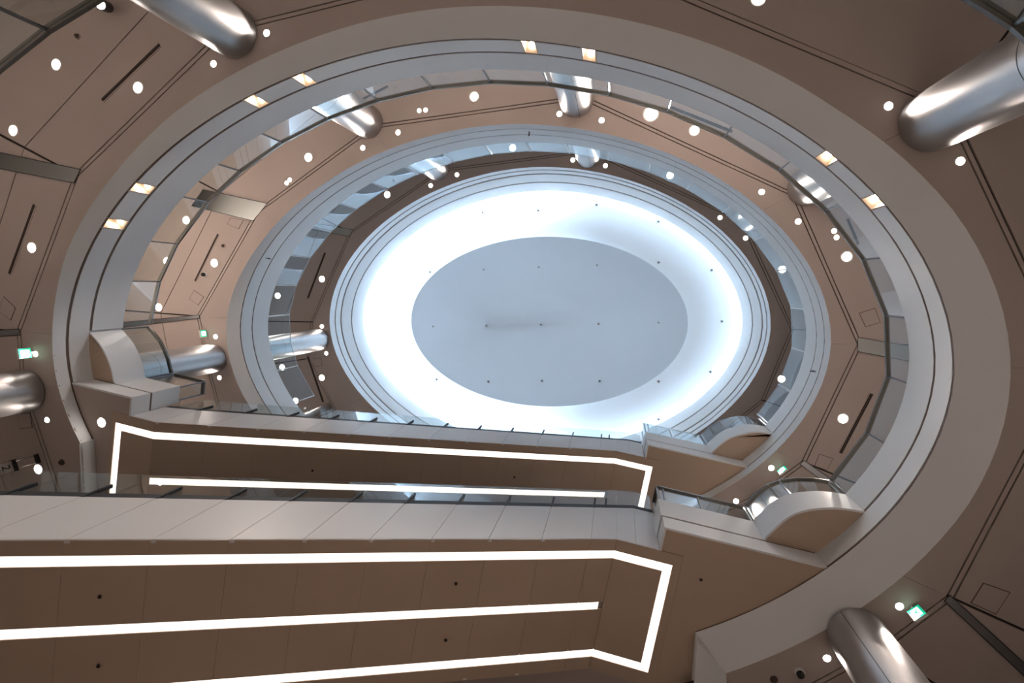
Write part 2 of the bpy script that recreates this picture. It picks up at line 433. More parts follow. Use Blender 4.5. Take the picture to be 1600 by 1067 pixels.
# east landing of the second gallery
TB = -0.62
sE2 = meet(TB, 1.0, 5.0)
bal_e = crv([(1321, 772), (1279, 767), (1236, 771), (1207, 784), (1176, 813)], HB1, 6)
bal_e[-1] = ST(2.44, TB)
land = empty('trim_2', ST(2, 0) + (HG1 + CAMZ,), kind='structure', label='stepped landing edge with curved balcony where the lower escalator arrives')
path3 = bal_e + [ST(0.7, TB), ST(0.7, -0.2)]
wallstrip('upper_band', path3, HG2, HB1, 'fascia_paint', land, 0.035, -1, smooth=True)
path2 = [ST(sE2 + 0.02, TB), ST(0.72, TB), ST(0.72, -0.2)]
wallstrip('middle_band', path2, HG1, HG2 - 0.055, 'fascia_paint', land, 0.035, -1, smooth=False)
wallstrip('reveal_shade_strip', [ST(sE2, TB + 0.01), ST(0.73, TB + 0.01), ST(0.73, -0.2)], HG2 - 0.055, HG2, 'reveal_shade', land, 0.04, -1, smooth=False)
t_e = ang(ST(sE2, TB)); arc = [shaft(t, 0.06) for t in frange(tr, t_e, 16)]
tt = frange(edges[-1], t_e, 8)
band('middle_band', [shaft(t) + (HG1 + 0.03,) for t in tt], [shaft(t) + (HG2,) for t in tt], 'fascia_paint', ring1, 0.1)
prism('balcony_soffit', inset(bal_e, -0.036) + [ST(sE2, TB + 0.037)] + arc[::-1][1:], HG2 + 0.001, HG2 + 0.05, 'soffit_paint', land)
arcG = [shaft(t, 0.02) for t in frange(t_e, T1B, 24)]
prism('landing_soffit', [ST(0.757, -0.21), ST(0.757, TB + 0.037), ST(sE2, TB + 0.037)] + arcG + [(qS[0] - 0.05, qS[1] + 3.0), ST(1.12, 4.2), ST(1.12, -0.21)], HG1, HG1 + 0.06, 'soffit_paint', land)

# west landing
TW = -0.59
sW2 = meet(TW, -12.0, -9.9)
bal_w = crv([(188, 512), (208, 535.5), (222, 566), (227, 589.5)], HB1, 6)
bal_w[-1] = ST(-10.6, TW)
landw = empty('trim_3', ST(-10, 0) + (HG1 + CAMZ,), kind='structure', label='stepped landing edge with curved balcony where the upper escalator starts')
wallstrip('upper_band', bal_w + [ST(-9.72, TW), ST(-9.72, -0.2)], HG2, HB1, 'fascia_paint', landw, 0.035, 1, smooth=True)
wallstrip('middle_band', [ST(sW2 - 0.02, TW), ST(-9.69, TW), ST(-9.69, -0.2)], HG1, HG2 - 0.055, 'fascia_paint', landw, 0.035, 1, smooth=False)
wallstrip('reveal_shade_strip', [ST(sW2, TW + 0.01), ST(-9.70, TW + 0.01), ST(-9.70, -0.2)], HG2 - 0.055, HG2, 'reveal_shade', landw, 0.04, 1, smooth=False)
t_w = ang(ST(sW2, TW)) - 2 * math.pi
prism('balcony_soffit', inset(bal_w, 0.036) + [ST(sW2, TW + 0.037)] + [shaft(t, 0.06) for t in frange(t_w, tl, 12)][1:], HG2 + 0.001, HG2 + 0.05, 'soffit_paint', landw)
arcW = [shaft(t, 0.02) for t in frange(T1A, t_w, 8)]
pw = (pE[0] - 0.6, pE[1] + 4.0)
prism('landing_soffit', arcW + [ST(sW2, TW + 0.037), ST(-9.727, TW + 0.037), ST(-9.727, -0.21), ST(-10.12, -0.21), ST(-10.12, 4.4), pw], HG1, HG1 + 0.06, 'ceiling_paint', landw)

# landing floors
prism('landing_floor', [ST(0.8, TB + 0.13), ST(2.44, TB + 0.13)] + [push(p, 0.2) for p in bal_e[::-1]][4:-4] + arcG + [(qS[0] - 0.05, qS[1] + 3.0), ST(1.13, 4.2), ST(1.13, 2.3)] + [ST(1.13, -0.1), ST(0.8, -0.1)], FL2 - 0.3, FL2, 'floor_stone', land)
prism('landing_floor', arcW + [ST(-10.6, TW + 0.13), ST(-9.85, TW + 0.13), ST(-9.85, -0.22), ST(-10.14, -0.22), ST(-10.14, 4.4), pw], FL2 - 0.3, FL2, 'floor_stone', landw)

# south ceiling past the escalators
prism('ceiling', [ST(-12, 2.3), ST(1.12, 2.3), ST(1.12, 7.0), ST(-12, 7.0)], HG1 + 0.14, HG1 + 0.2, 'ceiling_paint', kind='structure', label='plain ceiling strip south of the lower escalator')

# ================================================================== middle ring (slab edge of the third gallery)
ring2 = empty('trim_4', (CX, CY, H2 + CAMZ), kind='structure', label='pale blue lit oval slab edge of the third gallery with two reveals')
T3 = -0.56
sE3 = meet(T3, 1.0, 5.0); t_e3 = ang(ST(sE3, T3))
tr3 = ang(W(1204, 668, HG3))
T2A = R(-212)
ts = frange(T2A, R(50), 110)
band('lower_band', [e2o(t) + (H2 - 0.004,) for t in ts], [shaft(t) + (HA2 - 0.03,) for t in ts], 'fascia_paint', ring2, 0.2, lift=0.2)
ts = frange(T2A, t_e3 + 0.01, 110)
band('reveal_shade_strip', [shaft(t, 0.010) + (HA2 - 0.03,) for t in ts], [shaft(t, 0.010) + (HA2 + 0.02,) for t in ts], 'reveal_shade', ring2, 0.1)
band('middle_band', [shaft(t) + (HA2 + 0.02,) for t in ts], [shaft(t) + (HB2 - 0.03,) for t in ts], 'fascia_paint', ring2, 0.12)
ts = frange(T2A, tr3, 110)
band('reveal_shade_strip', [shaft(t, 0.010) + (HB2 - 0.03,) for t in ts], [shaft(t, 0.010) + (HB2 + 0.02,) for t in ts], 'reveal_shade', ring2, 0.1)
band('upper_band', [shaft(t) + (HB2 + 0.02,) for t in ts], [shaft(t) + (HG3,) for t in ts], 'fascia_paint', ring2, 0.14)
bal_3 = crv([(1204, 668), (1175, 663), (1151, 666), (1126, 675), (1103, 695)], HG3, 6)
bal_3[-1] = ST(2.44, T3)
land3 = empty('trim_5', ST(2, 0) + (HA2 + CAMZ,), kind='structure', label='pale stepped landing edge with curved balcony where the upper escalator arrives')
wallstrip('upper_band', bal_3 + [ST(0.73, T3), ST(0.73, -0.2)], HB2, HG3, 'fascia_paint', land3, 0.035, -1, smooth=True)
wallstrip('middle_band', [ST(sE3 + 0.02, T3), ST(0.74, T3), ST(0.74, -0.2)], HA2, HB2 - 0.055, 'fascia_paint', land3, 0.035, -1, smooth=False)
wallstrip('reveal_shade_strip', [ST(sE3, T3 + 0.01), ST(0.75, T3 + 0.01), ST(0.75, -0.2)], HB2 - 0.055, HB2, 'reveal_shade', land3, 0.04, -1, smooth=False)
prism('balcony_soffit', inset(bal_3, -0.036) + [ST(sE3, T3 + 0.037)] + [shaft(t, 0.06) for t in frange(tr3, t_e3, 14)][::-1][1:], HB2 + 0.001, HB2 + 0.05, 'soffit_paint', land3)
prism('landing_soffit', [ST(0.777, -0.21), ST(0.777, T3 + 0.037), ST(sE3, T3 + 0.037)] + [shaft(t, 0.02) for t in frange(t_e3, R(50), 14)] + [ST(1.12, 4.2), ST(1.12, -0.21)], HA2, HA2 + 0.06, 'soffit_paint', land3)

# ================================================================== roof ring and dome
ring3 = empty('trim_6', (CX, CY, H3 + CAMZ), kind='structure', label='white stepped oval roof ring around the luminous dome')
tc = [-math.pi + 2 * math.pi * i / 120 for i in range(120)]
prof = [(20.115, 0.2, 20.50, 0.19), (20.55, 0.17, 20.86, 0.13), (20.91, 0.10, 21.38, -0.08), (21.40, -0.11, 22.0, -0.30)]
for z0, d0, z1, d1_ in prof:
    band('ring_band', [shaft(t, d0) + (z0,) for t in tc], [shaft(t, d1_) + (z1,) for t in tc], 'fascia_paint', ring3, 0.12, True, lift=0.15 if z0 < 20.2 else 0.0)
for z0, z1, dd in ((20.50, 20.55, 0.19), (20.86, 20.91, 0.125), (21.38, 21.40, -0.085)):
    band('reveal_shade_strip', [shaft(t, dd) + (z0,) for t in tc], [shaft(t, dd) + (z1,) for t in tc], 'reveal_shade', ring3, 0.06, True)
# shelf that hides the cove lamps
sh = [[shaft(t, -0.30) + (22.0,), shaft(t, -0.30) + (22.06,), shaft(t, 0.95) + (22.06,), shaft(t, 0.95) + (22.0,)] for t in tc]
sweep('cove_shelf', sh, 'dome_paint', ring3, True, smooth=False)
cv = [[shaft(t, 0.34) + (22.07,), shaft(t, 0.44) + (22.17,), shaft(t, 0.455) + (22.155,), shaft(t, 0.355) + (22.065,)] for t in tc]
sweep('cove_lamp_strip', cv[34:87], 'cove_east', ring3, False, smooth=False)
sweep('cove_lamp_strip', cv[87:] + cv[:34], 'cove', ring3, False, smooth=False)
# dome: coved ring rising to a flat oval centre panel
HC = 22.72                        # rim of the centre panel; the panel vaults up from there
def cent(t, k=1.0):
    c, s = math.cos(t), math.sin(t)
    r = ((c / 5.72) ** 2 + (s / 3.49) ** 2) ** -0.5 * k
    return (CX + r * c, CY + 0.08 + r * s)
dome = empty('ceiling', (CX, CY, 22.1 + CAMZ), kind='structure', label='white coved oval dome lit by hidden cool light')
rows = []
for q in range(9):
    u = q / 8.0
    z = 22.06 + (HC + 0.10 - 22.06) * (math.sin(min(1, u * 1.0) * math.pi / 2) ** 0.55 if u > 0 else 0)
    rows.append([(shaft(t, 0.95)[0] * (1 - u) + cent(t, 0.985)[0] * u, shaft(t, 0.95)[1] * (1 - u) + cent(t, 0.985)[1] * u, z) for t in tc])
v = []; f = []
for r_ in rows: v += r_
nr = len(rows); nt_ = len(tc)
top = [(p[0], p[1], p[2] + 0.08) for p in v]
off = len(v); v = v + top
for i in range(nr - 1):
    for j in range(nt_):
        k = (j + 1) % nt_
        f.append([i * nt_ + j, i * nt_ + k, (i + 1) * nt_ + k, (i + 1) * nt_ + j])
        f.append([off + i * nt_ + j, off + (i + 1) * nt_ + j, off + (i + 1) * nt_ + k, off + i * nt_ + k])
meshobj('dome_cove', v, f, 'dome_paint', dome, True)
RISE = 1.0
pv = []; pf = []
NQ = 26
for q in range(NQ):
    k = 1 - q / NQ
    pv += [cent(t, k) + (HC + RISE * (1 - k * k),) for t in tc]
ct = cent(0, 0.0); pv.append((ct[0], ct[1], HC + RISE))
for q in range(NQ - 1):
    for j in range(nt_):
        k = (j + 1) % nt_; pf.append([q * nt_ + j, q * nt_ + k, (q + 1) * nt_ + k, (q + 1) * nt_ + j])
for j in range(nt_): pf.append([(NQ - 1) * nt_ + j, (NQ - 1) * nt_ + (j + 1) % nt_, len(pv) - 1])
o0 = len(pv); pv += [cent(t) + (HC + 0.12,) for t in tc]
for j in range(nt_): k = (j + 1) % nt_; pf.append([j, o0 + j, o0 + k, k])
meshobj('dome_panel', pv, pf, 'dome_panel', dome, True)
DOTS = [(754, 332), (841, 329), (932, 320), (1029, 346), (672, 425), (756, 421), (842, 417), (933, 414), (1029, 410), (1112, 422), (677, 510), (760, 509), (845, 507), (935, 506), (1029, 504), (1128, 502), (682, 593), (763, 596), (847, 595), (937, 595), (1029, 596), (1110, 581), (1029, 655), (669, 367)]
def dome_h(x, y):
    h = HC
    for _ in range(12):
        p = W(x, y, h); t = ang(p); r = math.hypot(p[0] - CX, p[1] - CY)
        c_ = cent(t); rc = math.hypot(c_[0] - CX, c_[1] - CY); s_ = shaft(t, 0.95); ro = math.hypot(s_[0] - CX, s_[1] - CY)
        if r <= rc: h = HC + RISE * (1 - (r / rc) ** 2)
        else:
            u = max(0.0, min(1.0, (ro - r) / (ro - rc * 0.985)))
            h = 22.06 + (HC + 0.10 - 22.06) * math.sin(u * math.pi / 2) ** 0.55
    return h
for x, y in DOTS:
    h = dome_h(x, y); p = W(x, y, h)
    sp = empty('sprinkler_head', (p[0], p[1], h + CAMZ), label='tiny grey sprinkler head dotted on the white dome', cat='sprinkler', group='sprinkler heads on the dome')
    lathe('escutcheon', p, [(0.0, h - 0.012), (0.05, h - 0.012), (0.055, h + 0.005)], 'steel', sp, 12)
    lathe('head', p, [(0.0, h - 0.05), (0.025, h - 0.045), (0.02, h - 0.01)], 'steel_dark', sp, 10)

# ================================================================== columns
CR = 0.42
def centre(tip):
    r = math.hypot(*tip); return (tip[0] + tip[0] / r * CR, tip[1] + tip[1] / r * CR)
COLS = {'northeast': centre((3.92, -2.12)), 'northwest': centre((-6.17, -4.12)), 'west': centre((-11.07, 1.95)), 'north': centre((-0.95, -4.19)), 'southeast': centre((3.50, 4.98)), 'southwest': centre(W(527, 630, H3))}
CRAD = {'southwest': 0.15}
CLAB = {('northeast', 'first'): 'big silver column passing behind the near handrail under the bare brown ceiling', ('northwest', 'first'): 'silver column beside the long double slot diffuser of the lowest ceiling',
        ('west', 'first'): 'silver column between an exit sign and the hanging number 2 sign', ('southeast', 'first'): 'silver column with a vertical joint beside exit sign and black camera',
        ('northeast', 'second'): 'second gallery silver column half covered by balustrade glass near twin spots', ('northwest', 'second'): 'second gallery silver column reaching the ceiling below a slot diffuser',
        ('west', 'second'): 'second gallery silver column beside the curved glass at the upper escalator foot', ('north', 'second'): 'second gallery silver column with dark vertical joint near the brightest lamp',
        ('southeast', 'second'): 'second gallery silver column behind the curved balcony glass', ('northeast', 'third'): 'short pale column between two close spots on the third gallery near the dome edge',
        ('northwest', 'third'): 'pale column behind tinted glass on the third gallery, between two spots', ('west', 'third'): 'long pale column on the third gallery beside a slot diffuser',
        ('north', 'third'): 'pale column with a vertical joint on the third gallery', ('southwest', 'third'): 'pale column on the third gallery half hidden behind the upper escalator glass'}
def column(key, z0, z1, lvl):
    c = COLS[key]; CR = CRAD.get(key, 0.42)
    o = empty('round_column', (c[0], c[1], z0 + CAMZ), label=CLAB[(key, lvl)], cat='column', group='silver columns around the oval void')
    lathe('shaft', c, [(CR, z0), (CR, z1 - 0.03)], 'column_metal', o, 48)
    lathe('top_joint', c, [(CR - 0.02, z1 - 0.03), (CR - 0.02, z1 - 0.002)], 'joint_dark', o, 48)
    a = math.atan2(-c[1], -c[0])
    if key in ('north', 'southeast'):
        p = (c[0] + math.cos(a) * CR, c[1] + math.sin(a) * CR)
        bar('vertical_joint', (p[0], p[1], z0 + 0.1), (p[0], p[1], z1 - 0.03), 0.012, 0.006, 'joint_dark', o, up=(math.cos(a), math.sin(a), 0))
    lathe('ring_joint', c, [(CR + 0.002, z0 + 1.45), (CR + 0.002, z0 + 1.462)], 'joint_dark', o, 48)
for k in ('northeast', 'northwest', 'west', 'southeast'): column(k, FL1, H1, 'first')
for k in ('northeast', 'northwest', 'west', 'north', 'southeast'): column(k, FL2, H2, 'second')
for k in ('northeast', 'northwest', 'west', 'north', 'southwest'): column(k, FL3, H3, 'third')

# ================================================================== escalators
TAN = math.tan(R(30))
class Esc:
    def __init__(s, hk, lo, D0): s.hk, s.lo, s.D0 = hk, lo, D0          # soffit height at the top kink, at the foot
    def h(s, q): return max(s.lo, s.hk + TAN * min(q, 0.0))
    def deck(s, q): return max(s.lo + s.D0 - 0.26, s.hk + s.D0 + TAN * min(q, 0.33))
JOINTS = [-0.43 - 0.79 * k for k in range(13)][::-1]
def escalator(E, s0, name_label, low_end, glass_up, s_clad):
    root = empty('escalator', ST(s0, 1.0) + (E.h(s0) + CAMZ,), label=name_label, cat='escalator')
    foot = -(E.hk - E.lo) / TAN
    S = sorted([q for q in JOINTS if q > max(s0, foot) + 0.2] + [foot, s0, 0.0, 1.12]) if foot > s0 else sorted([q for q in JOINTS if q > s0 + 0.2] + [s0, 0.0, 1.12])
    # casing
    prof = [(q, E.h(q) + 0.05) for q in S] + [(q, E.deck(q) - 0.02) for q in ([1.12, 0.33] + [q for q in S[::-1] if q < 0])]
    v = []
    for t in (-0.16, 2.2): v += [ST(q, t) + (z,) for q, z in prof]
    n = len(prof)
    meshobj('casing', v, [list(range(n)), list(range(n, 2 * n))[::-1]] + [[i, n + i, n + (i + 1) % n, (i + 1) % n] for i in range(n)], 'casing', root)
    def pan(nm, a, b, t0, t1, z0, z1, m, g=0.006):
        poly = [ST(a + g, t0), ST(b - g, t0), ST(b - g, t1), ST(a + g, t1)]
        return prism(nm, poly, [E.h(a + g) + z0, E.h(b - g) + z0, E.h(b - g) + z0, E.h(a + g) + z0], [E.h(a + g) + z1, E.h(b - g) + z1, E.h(b - g) + z1, E.h(a + g) + z1], m, root)
    A0, A1, M0, M1, B0, B1 = 0.0, 0.145, 0.955, 1.095, 1.86, 2.005
    eL = s0 + 0.02; eR = 0.98                                 # end strips
    for a, b in zip(S[:-1], S[1:]):
        pan('soffit_panel', a, b, -0.2, A0, 0, 0.04, 'soffit_paint', 0.0015); pan('soffit_panel', a, b, B1, 2.24, 0, 0.04, 'soffit_paint', 0.0015)
        aa, bb = a, b
        if b > 1.0: bb = eR - 0.145
        if low_end and a == s0: aa = s0 + 0.25
        pan('soffit_panel', aa, bb, A1, M0, 0, 0.04, 'soffit_paint', 0.002); pan('soffit_panel', aa, bb, M1, B0, 0, 0.04, 'soffit_paint', 0.002)
        if b > 1.0 or (low_end and a == s0): pan('soffit_panel', aa, bb, M0, M1, 0, 0.04, 'soffit_paint', 0.002)
        if b > 1.0: pan('soffit_panel', eR, b, A0, B1, 0, 0.04, 'soffit_paint', 0.002)
        if low_end and a == s0: pan('soffit_panel', a, s0 + 0.1, A0, B1, 0, 0.04, 'soffit_paint', 0.002)
    for a, b in zip(S[:-1], S[1:]):
        aa = s0 + 0.1 if (low_end and a == s0) else a
        bb = min(b, eR)
        pan('light_strip', aa, bb, A0, A1, 0.015, 0.04, 'strip', 0.0); pan('light_strip', aa, bb, B0, B1, 0.015, 0.04, 'strip', 0.0)
        if b <= 0.001 and not (low_end and a == s0): pan('light_strip', a, b if b < -0.01 else -0.08, M0, M1, 0.015, 0.04, 'strip', 0.0)
    pan('light_strip', eR - 0.145, eR, A1, B0, 0.015, 0.04, 'strip', 0.0)
    if low_end: pan('light_strip', s0 + 0.1, s0 + 0.245, A1, B0, 0.015, 0.04, 'strip', 0.0)
    # side cladding, deck trim, glass and posts (near side)
    C = sorted([q for q in JOINTS if q > s_clad + 0.2] + [s_clad, 0.0, 0.33, 0.72])
    for a, b in zip(C[:-1], C[1:]):
        g = 0.004 if b not in (0.0, 0.33) else 0.001
        for t0, t1, nm in ((-0.2, -0.165, 'cladding_panel'), (2.2, 2.235, 'cladding_panel')):
            poly = [ST(a + g, t0), ST(b - g, t0), ST(b - g, t1), ST(a + g, t1)]
            prism(nm, poly, [E.h(a) + 0.002, E.h(b) + 0.002, E.h(b) + 0.002, E.h(a) + 0.002], [E.deck(a), E.deck(b), E.deck(b), E.deck(a)], 'cladding', root)
        poly = [ST(a, -0.19), ST(b, -0.19), ST(b, -0.10), ST(a, -0.10)]
        prism('deck_trim', poly, [E.deck(a), E.deck(b), E.deck(b), E.deck(a)], [E.deck(q) + 0.18 for q in (a, b, b, a)], 'deck_dark', root)
        poly = [ST(a + 0.006, -0.155), ST(b - 0.006, -0.155), ST(b - 0.006, -0.140), ST(a + 0.006, -0.140)]
        prism('glass_panel', poly, [E.deck(q) + 0.18 for q in (a, b, b, a)], [E.deck(q) + glass_up for q in (a, b, b, a)], 'glass', root)
    for q in [q for q in JOINTS if q > s_clad + 0.2] + [-0.21]:
        p = ST(q, -0.185); z = E.deck(q)
        bar('glass_post', (p[0], p[1], z), (p[0], p[1], z + 0.48), 0.035, 0.05, 'deck_dark', root, up=(EE[0], EE[1], 0))
    return root
lowE = Esc(HG1, 4.05, 1.40); upE = Esc(HA2, HG1, 1.12)
escalator(lowE, -10.2, 'lower escalator with brown underside and three long light strips, rising to the second gallery', False, 1.08, -10.2)
escalator(upE, -10.12, 'upper escalator with light outlined underside, rising from second to third gallery', True, 1.1, -9.7)


# ================================================================== balustrades
def balustrade(nodes, z0, z1, label, glass, railm, postm, rail_w, rail_t, post_w, skip=(), group=None, nopost=()):
    """nodes: plan points of the posts; straight glass between them"""
    mid = nodes[len(nodes) // 2]
    root = empty('glass_balustrade', (mid[0], mid[1], z0 + CAMZ), label=label, cat='railing', group=group)
    for i, (a, b) in enumerate(zip(nodes[:-1], nodes[1:])):
        L = math.hypot(b[0] - a[0], b[1] - a[1]); e = 0.012 / L
        a2 = (a[0] + (b[0] - a[0]) * e, a[1] + (b[1] - a[1]) * e); b2 = (b[0] - (b[0] - a[0]) * e, b[1] - (b[1] - a[1]) * e)
        n = Vector((b[1] - a[1], -(b[0] - a[0]))).normalized() * 0.006
        prism('glass_panel', [(a2[0] - n.x, a2[1] - n.y), (b2[0] - n.x, b2[1] - n.y), (b2[0] + n.x, b2[1] + n.y), (a2[0] + n.x, a2[1] + n.y)], z0 + 0.005, z1 - rail_t / 2, glass, root)
        bar('handrail', (a[0], a[1], z1), (b[0], b[1], z1), rail_w, rail_t, railm, root)
    for i, p in enumerate(nodes):
        if i in nopost: continue
        dx, dy = p[0] - CX, p[1] - CY
        bar('post', (p[0], p[1], z0 - 0.02), (p[0], p[1], z1 - rail_t / 2), post_w, 0.05, postm, root, up=(dx, dy, 0))
    return root
N1 = [(239, 507), (249, 440), (276, 381), (327, 317), (382, 272), (444, 226), (515, 189), (592, 160), (676, 140), (766, 131), (855, 135), (950, 150), (1040, 177), (1130, 215), (1215, 267), (1291, 328), (1349, 406), (1377, 494), (1380, 588), (1352, 676), (1296, 750)]
n1 = [shaft(ang(W(x, y, HR1)), 0.05) for x, y in N1]
balustrade(n1, HB1, HR1, 'faceted glass balustrade with dark bronze handrail around the second gallery', 'glass', 'rail_bronze', 'steel_dark', 0.075, 0.05, 0.02)
# balcony glass of the second gallery
be = [(p[0] * 1, p[1]) for p in bal_e]
be = inset(be, -0.05)
be = be[::4] + ([be[-1]] if (len(be) - 1) % 4 else [])
balustrade(be, HB1, HR1, 'curved balcony glass with dark handrail beside the lower escalator landing', 'glass', 'rail_bronze', 'steel', 0.075, 0.05, 0.03, nopost=tuple(i for i in range(1, len(be) - 1) if i != len(be) // 2))
balustrade([ST(2.44, TB + 0.05), ST(1.55, TB + 0.05), ST(0.86, TB + 0.05), ST(0.75, TB + 0.05), ST(0.75, -0.24)], HB1, HR1, 'straight glass balustrade along the lower escalator landing', 'glass', 'rail_bronze', 'steel_dark', 0.075, 0.05, 0.03)
bw = inset(bal_w, 0.05)
bw = bw[::3] + ([bw[-1]] if (len(bw) - 1) % 3 else [])
balustrade(bw, HB1, HR1, 'curved balcony glass with dark handrail beside the upper escalator foot', 'glass_blue', 'rail_bronze', 'steel_dark', 0.075, 0.05, 0.03, nopost=tuple(range(1, len(bw) - 1)))
balustrade([ST(-10.55, TW + 0.05), ST(-9.77, TW + 0.05), ST(-9.77, -0.24)], HB1, HR1, 'short glass return balustrade at the upper escalator foot', 'glass', 'rail_bronze', 'steel_dark', 0.075, 0.05, 0.03)
# third gallery
N2 = [(500, 615), (472, 570), (458, 535), (455, 492), (465, 446), (487, 403), (522, 364), (560, 328), (606, 297), (652, 271), (710, 252), (769, 240), (830, 236), (890, 239), (951, 249), (1012, 269), (1071, 297), (1125, 333), (1177, 375), (1212, 423), (1232, 481), (1234, 543), (1217, 601), (1186, 648)]
n2 = [shaft(ang(W(x, y, HR2)), 0.05) for x, y in N2]
balustrade(n2, HG3, HR2, 'frameless blue tinted glass balustrade with white posts around the third gallery', 'glass_blue', 'post_white', 'post_white', 0.016, 0.012, 0.035)
b3 = inset(bal_3, -0.05); b3 = b3[::4] + ([b3[-1]] if (len(b3) - 1) % 4 else [])
balustrade(b3, HG3, HR2, 'frameless curved balcony glass beside the upper escalator landing', 'glass_blue', 'post_white', 'steel', 0.016, 0.012, 0.03, nopost=tuple(range(1, len(b3) - 1)))
balustrade([ST(2.44, T3 + 0.05), ST(1.55, T3 + 0.05), ST(0.88, T3 + 0.05), ST(0.78, T3 + 0.05), ST(0.78, -0.24)], HG3, HR2, 'frameless straight glass along the upper escalator landing', 'glass_blue', 'post_white', 'steel', 0.016, 0.012, 0.03)
# first gallery rail, only its corners reach the picture
def near_rail(a0, a1, n, dl, label):
    nd = [shaft(t, dl(math.degrees(t))) for t in frange(R(a0), R(a1), n)]
    balustrade(nd, 5.3, 6.11, label, 'glass', 'rail_bronze', 'steel_dark', 0.085, 0.06, 0.03)
near_rail(-160, -95, 8, lambda a: 0.02, 'dark handrail and glass of the first gallery beside the black spotlight')
near_rail(-66, -12, 7, lambda a: 0.62, 'dark handrail and glass of the first gallery crossing a big silver column')

# ================================================================== lights in the ceilings
def spot(root, p, h, watts, size, blend, tilt=None, soft=0.05):
    l = bpy.data.lights.new('lamp', 'SPOT'); l.energy = watts; l.color = WARM; l.spot_size = R(size); l.spot_blend = blend; l.shadow_soft_size = soft
    o = bpy.data.objects.new('lamp', l); COL.objects.link(o); o.parent = root; o.location = (0, 0, -0.03)
    if tilt is not None:
        d = Vector((tilt[0], tilt[1], -1)); o.rotation_euler = d.to_track_quat('-Z', 'Y').to_euler()
NEAR = {(88, 101): 'large round downlight between the small detector and the near dark handrail', (216, 137): 'large round downlight beside the long double slot diffuser of the lowest ceiling',
        (21, 204): 'large round downlight next to the wide mirror shutter strip of the lowest ceiling', (50, 387): 'large round downlight beside the dark slot diffuser of the lowest ceiling',
        (60, 733): 'large round downlight right beside the hanging number 2 sign', (1185, -2): 'large round downlight in the bare brown field of the lowest ceiling',
        (741, 151): 'round downlight between two paired spots and the column with a dark joint', (482, 246): 'round downlight by the balustrade glass close to a pair of spots',
        (291, 344): 'round downlight seen through balustrade glass beside the second mirror shutter strip', (335, 411): 'round downlight next to the black camera on the second ceiling',
        (261, 408): 'round downlight half covered by the bronze handrail across from the black camera', (248, 480): 'round downlight at the handrail above the narrow second ceiling shutter strip',
        (1017, 178): 'largest and brightest downlight of the second ceiling', (1085, 204): 'round downlight next to the brightest lamp at the handrail',
        (1323, 401): 'round downlight beside paired spots at a corner of the faceted handrail', (1317, 654): 'round downlight beside the slot diffuser along the faceted handrail',
        (503, 436): 'round downlight beside the slot diffuser of the dark third ceiling', (503, 590): 'round downlight beside the long dark slot diffuser of the third ceiling'}
PAIR = [((417, 52), (334, 100), 'small spot beside the column near the long slot diffuser'), ((1388, 166), (1500, 252), 'small spot beside the column crossing the near handrail'),
        ((1405, 947), (1292, 1028), 'small spot beside the column with a joint near the black camera'), ((56, 553), (74, 656), 'small spot beside the column near the hanging number 2 sign'),
        ((622, 207), (567, 231), 'small spot beside the second gallery column reflected in the balustrade glass'), ((874, 178), (940, 188), 'small spot beside the second gallery column with a dark joint'),
        ((1190, 300), (1247, 346), 'small spot beside the second gallery column half covered by balustrade glass'), ((1205, 731), (1150, 783), 'small spot beside the column behind the curved balcony glass'),
        ((337, 526), (343, 590), 'small spot beside the column at the upper escalator foot'), ((655, 173), (665, 172), 'tiny twin spot between two second gallery columns'),
        ((453, 281), (448, 286), 'tiny twin spot near the mirror shutter strip of the second ceiling'), ((1303, 361), (1307, 371), 'tiny twin spot by the faceted handrail near a short slot diffuser')]
for _a, _b2, _l in PAIR: NEAR[_a] = _l; NEAR[_b2] = _l
def downlight(x, y, h, rad, watts, label, group, size=100, tilt=None):
    p = W(x, y, h); label = NEAR.get((x, y), label)
    o = empty('recessed_downlight', (p[0], p[1], h + CAMZ), label=label, cat='light', group=group)
    tr_ = lathe('trim_ring', p, [(rad, h - 0.004), (rad * 1.25, h - 0.010), (rad * 1.3, h + 0.002)], 'trim_white', o, 24)
    lathe('lens', p, [(0.0, h - 0.016), (rad * 0.9, h - 0.016), (rad, h - 0.004)], 'lens', o, 20)
    spot(o, p, h, watts, size, 0.6, tilt)
G1 = [(88, 101), (216, 137), (21, 204), (50, 387), (60, 733), (1185, -2)]
for x, y in G1: downlight(x, y, H1, 0.085, P_GEN[0] * (0.3 if y > 600 else 1), 'added unseen fill downlight in the lowest gallery ceiling', 'large downlights of the lowest ceiling', 100)
for x, y in ((-200, 330), (1720, 540), (520, -140), (760, -160)):  # unseen lamps added out of view to fill the lowest gallery with light
    downlight(x, y, H1, 0.085, P_GEN[0], 'added unseen fill downlight in the lowest gallery ceiling', 'large downlights of the lowest ceiling', 100)
downlight(159, 660, HG1, 0.085, P_GEN[0] * 0.15, 'round downlight in the soffit beside the upper escalator foot', None, 70)
for x, y in ((417, 52), (334, 100), (1388, 166), (1500, 252), (1405, 947), (1292, 1028), (56, 553), (74, 656)):
    downlight(x, y, H1, 0.05, P_COL[0] * (0.4 if x < 100 else 1), 'small spot downlight beside a silver column in the lowest ceiling', 'column spots of the lowest ceiling', 95)
